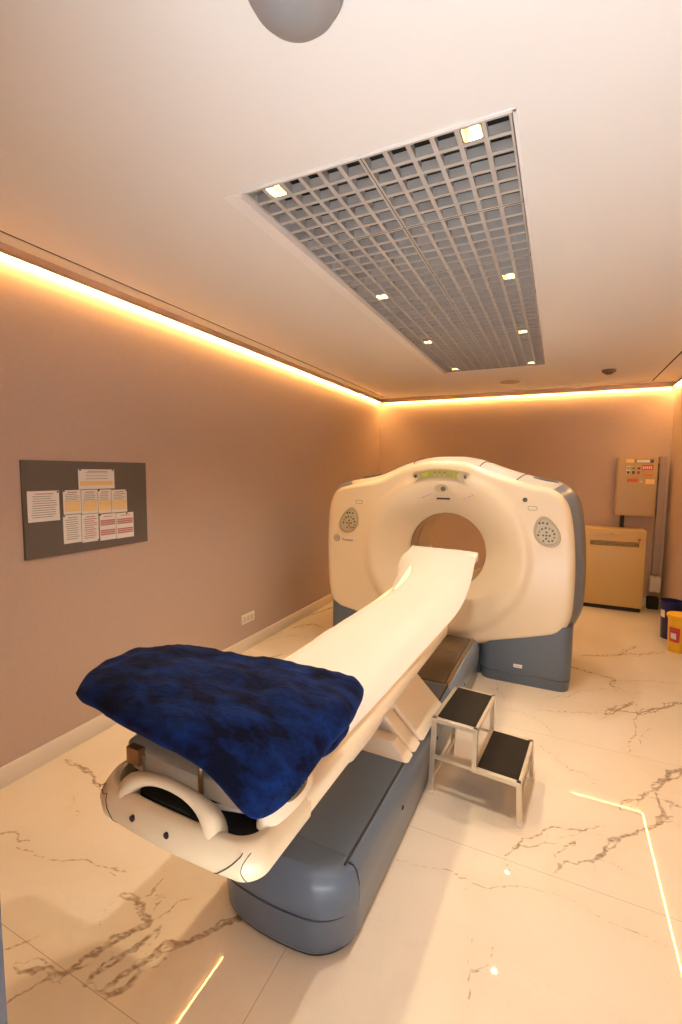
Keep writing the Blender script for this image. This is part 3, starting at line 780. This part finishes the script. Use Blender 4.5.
# foot end cover: rounded bow, hollow in the top
def foot_ring(z, ins):
    P = []; n = 12; hw = HW-ins+.004; rx, ry = .085, .085; y0 = .845+ins
    for k in range(n+1):
        a = PI+PI/2*k/n; P.append((-hw+rx+rx*math.cos(a), y0+ry+ry*math.sin(a)))
    for k in range(1, 8): P.append((-hw+rx+(2*hw-2*rx)*k/8, y0))
    rx, ry = .055, .055
    for k in range(n+1):
        a = 1.5*PI+PI/2*k/n; P.append((hw-rx+rx*math.cos(a), y0+ry+ry*math.sin(a)))
    P += [(hw, 1.11), (-hw, 1.11)]
    return [Vector((TX+p[0], p[1]-(.02*(1-(p[0]/hw)**2) if p[1] < y0+.08 else 0), z)) for p in P]
prof_e = [(.768, .06), (.770, .035), (.776, .015), (.790, .004), (.82, 0), (.84, .003), (.858, .012), (.872, .020), (.876, .030), (.872, .040), (.835, .045)]
b = B(); b.loft([foot_ring(z, i) for z, i in prof_e]); foot = b.done('foot_cover', 'cream_shade', tab, sharp=45)
# seam lines on the foot cover
def surf_line(x0, x1, bend, name='seam'):
    P = []
    for k in range(13):
        s = k/12; zz = [.8, .865][0]
    return P
def foot_pt(x, z):
    ins = 0
    for (za, ia), (zb_, ib) in zip(prof_e[:6], prof_e[1:7]):
        if za <= z <= zb_: ins = ia+(ib-ia)*(z-za)/(zb_-za)
    hw = HW-ins+.004; r = .085 if x < 0 else .055; y = .845+ins
    if abs(x) > hw-r:
        u = min(1, (abs(x)-(hw-r))/r); y += r*(1-math.sqrt(max(0, 1-u*u)))
    return (TX+x, y-.02*(1-(x/hw)**2)-.0004, z)
for sx in (1,):
    B().tube([foot_pt(sx*(.27-.10*(k/16)**1.3), .871-.099*k/16) for k in range(17)], .0016, n=6).done('seam_line', 'seam', foot)
    B().tube([foot_pt(sx*(.285-.02*math.sin(PI*k/16)), .868-.092*k/16) for k in range(17)], .0010, n=6).done('seam_line', 'seam', foot)
for kx in (0,):
    B().tube([foot_pt(-.235+.05*(k/16)**1.3, .871-.099*k/16) for k in range(17)], .0014, n=6).done('seam_line', 'seam', foot)
    B().tube([foot_pt(-.262-.012*math.sin(PI*k/16), .868-.088*k/16) for k in range(17)], .0010, n=6).done('seam_line', 'seam', foot)
for x in (-.10, .03): B().cyl((TX+x, .845, .836), (TX+x, .8245, .836), .0085, n=14).done('screw', 'seam', foot)
# dark pocket inside the foot cover, between cover and cradle
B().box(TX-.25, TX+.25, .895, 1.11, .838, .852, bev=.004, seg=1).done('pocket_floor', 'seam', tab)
B().tube([(TX-.24, .955, .875), (TX-.10, .930, .874), (TX+.1, .930, .874), (TX+.22, .955, .880)], .007, n=8).done('pocket_rod', 'outlet', tab)
# arched grab handle standing on the foot cover
P = []; R = []
for k in range(25):
    a = PI*k/24; P.append((TX-.010-.165*math.cos(a), .876+.006*math.sin(a), .838+.092*math.sin(a)**.75)); R.append(.0155+.018*abs(math.cos(a))**3)
B().tube(P, R, n=14).done('grab_handle', 'cream_shade', tab, sharp=60)
B().tube([(p[0]*1.0+0.0, p[1]+.022, p[2]-.018) for p in P[4:-4]], .010, n=10).done('handle_lining', 'tan', tab, sharp=60)
# cradle tray: long shallow U, near end closed with a rounded nose
def crad(y, hw, zc, th=.05):
    P = []
    n = 12
    for k in range(n+1):
        u = -1+2*k/n; P.append((hw*u, zc+.02*u*u))
    Q = [(hw*(1-.02)*(1-2*k/n), zc-th*(1-abs(1-2*k/n)**4*.55)+.0) for k in range(n+1)]
    return [Vector((TX+a, y, c)) for a, c in P+Q]
b = B(); b.loft([crad(.948, .20, .925, .012), crad(.938, .232, .930, .035), crad(.940, .250, .933, .055), crad(.955, .257, .936, .068), crad(1.0, .26, .936, .07), crad(1.08, .255, .92, .06), crad(1.2, .238, .885, .05), crad(2.9, .235, .885, .04), crad(3.3, .23, .905, .04), crad(3.6, .22, .925, .04)])
b.done('cradle', 'cream2', tab, sharp=40, label='cream cradle tray with a rounded near end')
# head holder rising at the far end
def hh(y, hw, z0, z1): return [Vector((TX+p[0], y, p[1])) for p in rrect(-hw, hw, z0, z1, .018, 4)]
b = B(); b.loft([hh(3.12, .18, .90, .945), hh(3.35, .19, .93, 1.0), hh(3.6, .20, .97, 1.06), hh(3.85, .225, 1.03, 1.125)]); b.done('head_holder', 'outlet', tab, sharp=40)
b = B(); b.box(TX-.26, TX+.285, 3.78, 3.93, 1.055, 1.128, bev=.015, seg=3); b.done('head_pad', 'paper', tab, label='white pad at the head end')
# clips on the cradle end
b = B(); b.box(TX-.235, TX-.180, .918, .945, .905, .957, bev=.004, seg=2); b.done('strap_clip', 'brass', tab, label='brown strap clip')
B().tube([(TX-.172, .930, .94), (TX-.168, .928, .868)], .0035, n=8).done('strap_post', 'bezel', tab)
B().box(TX+.045, TX+.060, .926, .938, .862, .972, bev=.003, seg=1).done('strap_post', 'brass', tab, label='brass coloured upright strip')
# green keypad on the raised pod at the near right of the rail
b = B(); b.loft([[Vector((TX+.262+rx*math.cos(2*PI*k/24)*.8, 1.05+ry*math.sin(2*PI*k/24), z)) for k in range(24)] for rx, ry, z in ((.055, .13, .87), (.048, .12, .905), (.034, .10, .922))])
pod = b.done('keypad_pod', 'cream', tab, sharp=50)
b = B(); MM = Matrix.Translation((TX+.290, 1.05, .915)) @ Matrix.Rotation(math.radians(38), 4, 'Y')
b.loft([[MM @ Vector((.022*math.cos(2*PI*k/28), .058*math.sin(2*PI*k/28), z)) for k in range(28)] for z in (-.012, .004)])
kp = b.done('keypad', 'greenp', pod, label='dark green oval keypad')
b = B()
for yy in (-.035, -.017, .001, .019, .036):
    for xx in (-.008, .008): 
        c0 = MM @ Vector((xx, yy, .003)); c1 = MM @ Vector((xx, yy, .0065)); b.cyl(c0, c1, .0045, n=8)
b.done('keypad_buttons', 'buttong', kp)
tab.rotation_euler = (0, 0, math.radians(-1.1))

# ------------------------------------------------------------------ sheet on the table
ROWS = [  # y, left x,z | centre z | right x,z
 (1.10, -1.17, .890, .958, -.630, .900), (1.30, -1.175, .880, .958, -.622, .895), (1.65, -1.178, .873, .958, -.605, .890), (2.05, -1.18, .868, .958, -.592, .888), (2.45, -1.185, .862, .958, -.575, .886),
 (2.80, -1.17, .855, .960, -.558, .888), (3.05, -1.15, .835, .968, -.550, .905), (3.25, -1.14, .855, 1.002, -.55, .940), (3.42, -1.15, .905, 1.038, -.552, .99), (3.56, -1.16, .965, 1.078, -.56, 1.04),
 (3.64, -1.175, 1.02, 1.098, -.565, 1.07), (3.72, -1.17, 1.09, 1.125, -.57, 1.10), (3.88, -1.135, 1.150, 1.150, -.575, 1.135)]
def sheet_pt(u, v):
    t = v*(len(ROWS)-1); i = min(int(t), len(ROWS)-2); f = t-i
    def cr(k):
        p = [ROWS[max(0, min(len(ROWS)-1, i+d))][k] for d in (-1, 0, 1, 2)]
        return .5*(2*p[1]+(p[2]-p[0])*f+(2*p[0]-5*p[1]+4*p[2]-p[3])*f*f+(3*p[1]-p[0]-3*p[2]+p[3])*f**3)
    y, xl, zl, zc, xr, zr = [cr(k) for k in range(6)]
    s = 2*u-1
    x = xl+(xr-xl)*u
    z = zc+(zl-zc)*max(0, -s)**3+(zr-zc)*max(0, s)**3
    z += .0045*noise.noise(Vector((x*5, y*3.0, 0)))+.003*noise.noise(Vector((x*16, y*4, 3)))
    if s < -.8: x += .012*noise.noise(Vector((0, y*7, 9)))
    return Vector((x, y, z))
b = B()
b.grid(lambda u, v: sheet_pt(u, v), 40, 130)
bmesh.ops.solidify(b.bm, geom=b.bm.faces[:], thickness=.004)
sh = b.done('couch_sheet', 'paper', sharp=60)
tag(sh, 'long white disposable sheet covering the scanner couch up to the bore', 'sheet')

# small end drop of the sheet at the right of the head end
bl_prev = None
# ------------------------------------------------------------------ blanket
def slab(b, corners, zf, th, nu=70, nv=44, k=.28, edge=.10):
    A, Bc, Cc, D = [Vector((*c, 0)) for c in corners]   # left-near, right-near, right-far, left-far
    def pos(u, v):
        a, c = 2*u-1, 2*v-1
        a2 = a*math.sqrt(max(0, 1-k*c*c)); c2 = c*math.sqrt(max(0, 1-k*a*a))
        uu, vv = (a2+1)/2, (c2+1)/2
        p = (A*(1-uu)+Bc*uu)*(1-vv)+(D*(1-uu)+Cc*uu)*vv
        w = .018
        p.x += w*noise.noise(Vector((vv*4, 3, uu*1.5))); p.y += w*noise.noise(Vector((uu*6, 7, vv*1.5)))
        return p, uu, vv
    W = [(Bc-A).length, (D-A).length]
    def h(u, v):
        du = min(u, 1-u)*W[0]; dv = min(v, 1-v)*W[1]; e = th*.62
        g = 1.0
        for d in (du, dv):
            q = min(1, d/e); g *= math.sqrt(max(0, 1-(1-q)**2))
        return th/2*g
    # denser sampling at the borders
    def sm(i, n): t = i/(n-1); return .5-.5*math.cos(PI*t) if True else t
    TP, BT = [], []
    for i in range(nu):
        ra, rb = [], []
        for j in range(nv):
            u, v = sm(i, nu), sm(j, nv); p, uu, vv = pos(u, v); z = zf(p.x, p.y, uu, vv); hh_ = h(u, v)
            wr = .011*noise.noise(Vector((p.x*5+p.y*3, p.y*8-p.x*2, 1.3)))+.008*noise.noise(Vector((p.x*12, p.y*17, 5)))+.007*noise.noise(Vector(((p.x*1.0+p.y*.7)*24, (p.y-p.x*.5)*7, 8)))
            tp = b.bm.verts.new((p.x, p.y, z+hh_+wr*min(1, hh_/th*2.2)))
            border = i in (0, nu-1) or j in (0, nv-1)
            bt = tp if border else b.bm.verts.new((p.x, p.y, z-hh_))
            ra.append(tp); rb.append(bt)
        TP.append(ra); BT.append(rb)
    for i in range(nu-1):
        for j in range(nv-1):
            for G, fl in ((TP, 0), (BT, 1)):
                q = [G[i][j], G[i+1][j], G[i+1][j+1], G[i][j+1]]
                if fl: q.reverse()
                try: b.bm.faces.new(q)
                except ValueError: pass
def z_up(x, y, u, v):
    z = 1.085
    z += .014*math.sin(PI*min(1, max(0, v)))*(1-.5*u)
    z -= .125*sst((u-.62)/.38)*sst((.55-v)/.55)     # near right corner hangs over the end
    z -= .014*sst((u-.8)/.2)
    z -= .030*sst((.25-u)/.25)
    z -= .018*sst((.3-v)/.3)
    return z
def z_lo(x, y, u, v):
    z = 1.012
    z -= .070*sst((u-.68)/.32)*sst((.45-v)/.45)
    z -= .040*sst((u-.75)/.2)
    z -= .012*sst((.25-u)/.25)
    return z
b = B()
slab(b, [(-1.50, .925), (-.555, .815), (-.475, 1.40), (-1.45, 1.33)], z_up, .095)
slab(b, [(-1.41, .955), (-.67, .95), (-.50, 1.33), (-1.40, 1.27)], z_lo, .082)
bl = b.done('folded_blanket', 'blanket', sharp=80)
tag(bl, 'thick navy blue plush blanket folded on the near end of the couch', 'blanket')

# ------------------------------------------------------------------ step stool
ST = (-.316, 2.60, 0)
st = thing('step_stool', 'two step metal stool with black treads standing beside the couch', 'step stool', ST)
x0, x1, xm, y0, y1 = -.541, -.091, -.316, 2.40, 2.82
H1, H2 = .45, .235
q = .0115
for (x, y, h) in ((x0, y0, H1), (x0, y1, H1), (xm, y0, H1), (xm, y1, H1), (x1, y0, H2), (x1, y1, H2)):
    zlow = 0 if x != xm else H2-.02
    b = B(); s = .008 if x == x0 else (-.008 if x == x1 else 0)
    dxl = -.012 if x == x0 else (.012 if x == x1 else 0)
    b.loft([[Vector((x+a*q+dxl, y+c*q, zlow)) for a, c in ((-1, -1), (1, -1), (1, 1), (-1, 1))], [Vector((x+a*q, y+c*q, h)) for a, c in ((-1, -1), (1, -1), (1, 1), (-1, 1))]])
    lg = b.done('leg' if zlow == 0 else 'upright', 'steel', st)
    if zlow == 0: B().box(x-.014+dxl, x+.014+dxl, y-.014, y+.014, 0, .018, bev=.002, seg=1).done('foot_cap', 'outlet', lg)
def frame(xa, xb, z):
    b = B(); t = .026
    b.box(xa-.012, xb+.012, y0-.012, y0+.012, z-t, z, bev=.002, seg=1); b.box(xa-.012, xb+.012, y1-.012, y1+.012, z-t, z, bev=.002, seg=1)
    b.box(xa-.012, xa+.012, y0, y1, z-t, z, bev=.002, seg=1); b.box(xb-.012, xb+.012, y0, y1, z-t, z, bev=.002, seg=1)
    return b.done('step_frame', 'steel', st)
for (xa, xb, z) in ((x0, xm, H1), (xm, x1, H2)):
    f = frame(xa, xb, z)
    B().box(xa+.012, xb-.004, y0+.010, y1-.010, z-.012, z+.003, bev=.002, seg=1).done('tread', 'tread', st, label='black ribbed tread')
b = B(); b.box(x0, xm, y0-.008, y0+.008, H2-.022, H2-.004); b.done('side_rail', 'steel', st)
b = B(); b.box(x0, xm, y1-.008, y1+.008, H2-.022, H2-.004); b.done('side_rail', 'steel', st)
for y in (y0, y1):
    pass
B().tube([(x0, y1, H2-.02), (x0+.06, y0+.2, .13), (x0+.0, y0, .20)], .005, n=6).bm.free()
B().box(x0-.006, x0+.006, y0, y1, .10, .114).done('cross_rail', 'steel', st)
B().box(x1-.006, x1+.006, y0, y1, .10, .114).done('cross_rail', 'steel', st)
st.rotation_euler = (0, 0, math.radians(-5))

# ------------------------------------------------------------------ far right: cabinet, panel box, trunking, buckets
cb = thing('floor_cabinet', 'waist high yellowish metal cabinet with a vent band by the far wall', 'cabinet', (.70, 7.1, 0))
B().box(.352, 1.05, 6.93, 7.29, .055, 1.075, bev=.008, seg=2).done('body', 'cab', cb)
B().box(.37, 1.035, 6.95, 7.28, 0, .055).done('plinth', 'seam', cb)
B().box(.352, 1.05, 6.922, 6.934, .992, .996).done('lid_seam', 'tan', cb)
b = B()
for r in range(4):
    for k in range(34): b.box(.42+k*.0165, .430+k*.0165, 6.924, 6.932, .86+r*.017, .869+r*.017)
b.done('vent_holes', 'seam', cb)
B().cyl((.975, 6.935, .955), (.975, 6.915, .955), .014, n=16).done('indicator', 'red', cb, label='dark red indicator button')
B().cyl((.66, 6.935, 1.02), (.66, 6.922, 1.02), .007, n=12).done('lock', 'button', cb)
pb = thing('electrical_panel_box', 'beige wall mounted electrical box with switches and warning labels', 'electrical box', (.93, 7.2, 1.25))
y = 7.15
B().box(.705, 1.155, y+.015, YB, 1.245, 2.02, bev=.004, seg=2).done('housing', 'pbox', pb)
B().box(.712, 1.150, y, y+.018, 1.262, 2.012, bev=.004, seg=2).done('door', 'pbox', pb)
def lab(xa, xb, za, zb, m, name='sticker', par=pb, yy=None): return B().box(xa, xb, y-.003, y+.001, za, zb).done(name, m, par)
lab(.795, .885, 1.95, 1.995, 'yel'); p = lab(.895, 1.105, 1.945, 1.995, 'ink', 'label_plate'); B().box(.915, 1.06, y-.0045, y-.002, 1.952, 1.988).done('label_face', 'white', p)
B().box(1.065, 1.10, y-.0045, y-.002, 1.952, 1.988).done('label_face', 'button', p)
p = lab(.975, 1.10, 1.855, 1.92, 'red'); b = B()
for k in range(5): b.box(.985+k*.022, .998+k*.022, y-.0045, y-.002, 1.868, 1.905)
b.done('sticker_text', 'white', p)
lab(1.0, 1.10, 1.775, 1.80, 'orange'); 
p = lab(.815, .945, 1.69, 1.745, 'orange'); B().box(.825, .85, y-.0045, y-.002, 1.705, 1.73).done('sticker_text', 'red', p)
b = B()
for k in range(4): b.box(.862+k*.02, .874+k*.02, y-.0045, y-.002, 1.70, 1.735)
b.done('sticker_text', 'red', p)
b = B(); b.prism([(.955, 1.685), (1.005, 1.685), (.98, 1.735)], 'y', y-.003, y+.001); b.done('sticker', 'tan', pb)
lab(1.025, 1.125, 1.672, 1.735, 'yel')
for i, (mt, mb) in enumerate((('outlet', 'button'), ('green', 'button'), ('button', 'red'))):
    x = .825+i*.058
    f = B().box(x-.021, x+.021, y-.004, y+.001, 1.795, 1.905).done('switch_plate', 'outlet' if i == 0 else 'cab', pb)
    B().cyl((x, y-.002, 1.875), (x, y-.022, 1.875), .017, n=16).done('pilot_lamp', 'button' if i != 1 else 'green', f)
    B().cyl((x, y-.022, 1.875), (x, y-.024, 1.875), .009, n=12).done('lamp_face', mt, f)
    B().box(x-.015, x+.015, y-.018, y-.002, 1.80, 1.84, bev=.003, seg=1).done('switch', mb, f)
b = B(); b.box(.785, .830, 7.27, YB, 1.0, 1.246); o = b.done('cable_conduit', 'seam', flat=True); tag(o, 'short black conduit between the electrical box and the cabinet', 'conduit')
b = B(); b.box(1.185, 1.265, 7.25, YB, .46, 2.03, bev=.004, seg=1); o = b.done('cable_trunking', 'duct'); tag(o, 'tall beige cable trunking beside the electrical box', 'cable trunking')
b = B(); b.tube([(1.175, 7.24, 1.94), (1.165, 7.23, 1.85), (1.175, 7.24, 1.75), (1.168, 7.235, 1.68)], .012, n=8); o = b.done('cable_loop', 'button'); tag(o, 'dark cable loop between the electrical box and the trunking', 'cable')
t = thing('junction_box', 'small white box low in the far right corner under the trunking', 'junction box', (1.23, 7.26, .24))
B().box(1.165, 1.285, 7.20, YB+.002, .235, .44, bev=.006, seg=2).done('body', 'outlet', t)
B().box(1.178, 1.196, 7.185, 7.205, .26, .45).done('clip', 'outlet', t)
B().box(1.235, 1.252, 7.188, 7.205, .42, .455).done('clip', 'outlet', t)
b = B(); b.box(1.15, 1.28, 7.2, 7.3, .0, .16, bev=.01, seg=2); o = b.done('power_adapter', 'seam'); tag(o, 'black block on the floor below the white junction box', 'power adapter')
def bucket(cx, cy, rt, rb, h, m, label, lid=False):
    t = thing('bucket', label, 'bucket', (cx, cy, 0))
    c = (cx, cy, 0)
    pr = [(rb, 0), (rb+.002, .004), (rt-.006, h-.045), (rt, h-.045), (rt, h-.03), (rt-.004, h-.03), (rt-.002, h-.008), (rt+.005, h-.006), (rt+.005, h), (rt-.004, h), (rt-.006, h-.02), (rb-.004, .006)]
    if lid: pr = pr[:6]+[(rt-.002, h-.012)]
    B().lathe(c, pr, n=40).done('body', m, t, sharp=30)
    if lid:
        B().lathe(c, [(rt+.006, h-.03), (rt+.009, h-.026), (rt+.008, h-.004), (rt+.002, h), (rt-.012, h), (rt-.016, h-.006), (.002, h-.004)], n=40).done('lid', m, t, sharp=30)
    return t
t = bucket(1.185, 5.60, .108, .088, .385, 'buckety', 'yellow lidded bucket with a dark label by the right wall', True)
def curved_label(t, cx, cy, r0, r1, a0, a1, z0, z1, m, name='label', off=.002):
    b = B(); n = 10
    def P(r, z): return [Vector((cx+r*math.cos(math.radians(a0+(a1-a0)*k/n)), cy+r*math.sin(math.radians(a0+(a1-a0)*k/n)), z)) for k in range(n+1)]
    b.loft([P(r0+off, z0), P(r1+off, z1)], False, False, closed=False); return b.done(name, m, t)
lb = curved_label(t, 1.185, 5.60, .091, .103, 205, 262, .10, .26, 'red')
curved_label(lb, 1.185, 5.60, .0935, .0985, 215, 245, .14, .20, 'white', 'label_print', .0025)
B().box(1.105, 1.125, 5.51, 5.53, 0, .02).bm.free()
t = bucket(1.19, 6.02, .108, .085, .42, 'bucketb', 'dark blue bucket behind the yellow one by the right wall')
curved_label(t, 1.19, 6.02, .098, .103, 190, 225, .24, .32, 'outlet')

# ------------------------------------------------------------------ light through the doorway, camera
w = bpy.data.worlds.new('World'); scene.world = w; w.use_nodes = True
bg = w.node_tree.nodes['Background']; bg.inputs[0].default_value = (.97, .97, 1, 1); bg.inputs[1].default_value = .15

cam = bpy.data.cameras.new('Camera'); co = bpy.data.objects.new('Camera', cam); C.objects.link(co)
cam.sensor_fit = 'VERTICAL'; cam.sensor_height = 36; cam.lens = F_/1024*36; cam.clip_start = .02
ca, sa, cb_, sb, cc, sc = math.cos(A_), math.sin(A_), math.cos(B_), math.sin(B_), math.cos(C_), math.sin(C_)
Ry = Matrix(((ca,0,sa),(0,1,0),(-sa,0,ca))); Rx = Matrix(((1,0,0),(0,cb_,-sb),(0,sb,cb_))); Rz = Matrix(((cc,-sc,0),(sc,cc,0),(0,0,1)))
R = Rz @ Rx @ Ry
W = Matrix(((1,0,0),(0,0,-1),(0,1,0)))    # world -> (x right, y down, z forward)
K = R @ W                                  # world -> camera (x right, y down, z fwd)
right, down, fwd = K[0], K[1], K[2]
m3 = Matrix((right, -down, -fwd)).transposed()
co.matrix_world = Matrix.Translation((0, 0, 1.8)) @ m3.to_4x4()
scene.camera = co
vs = scene.view_settings; vs.view_transform = 'Standard'; vs.look = 'None'; vs.gamma = 1; vs.exposure = .22; vs.use_curve_mapping = False
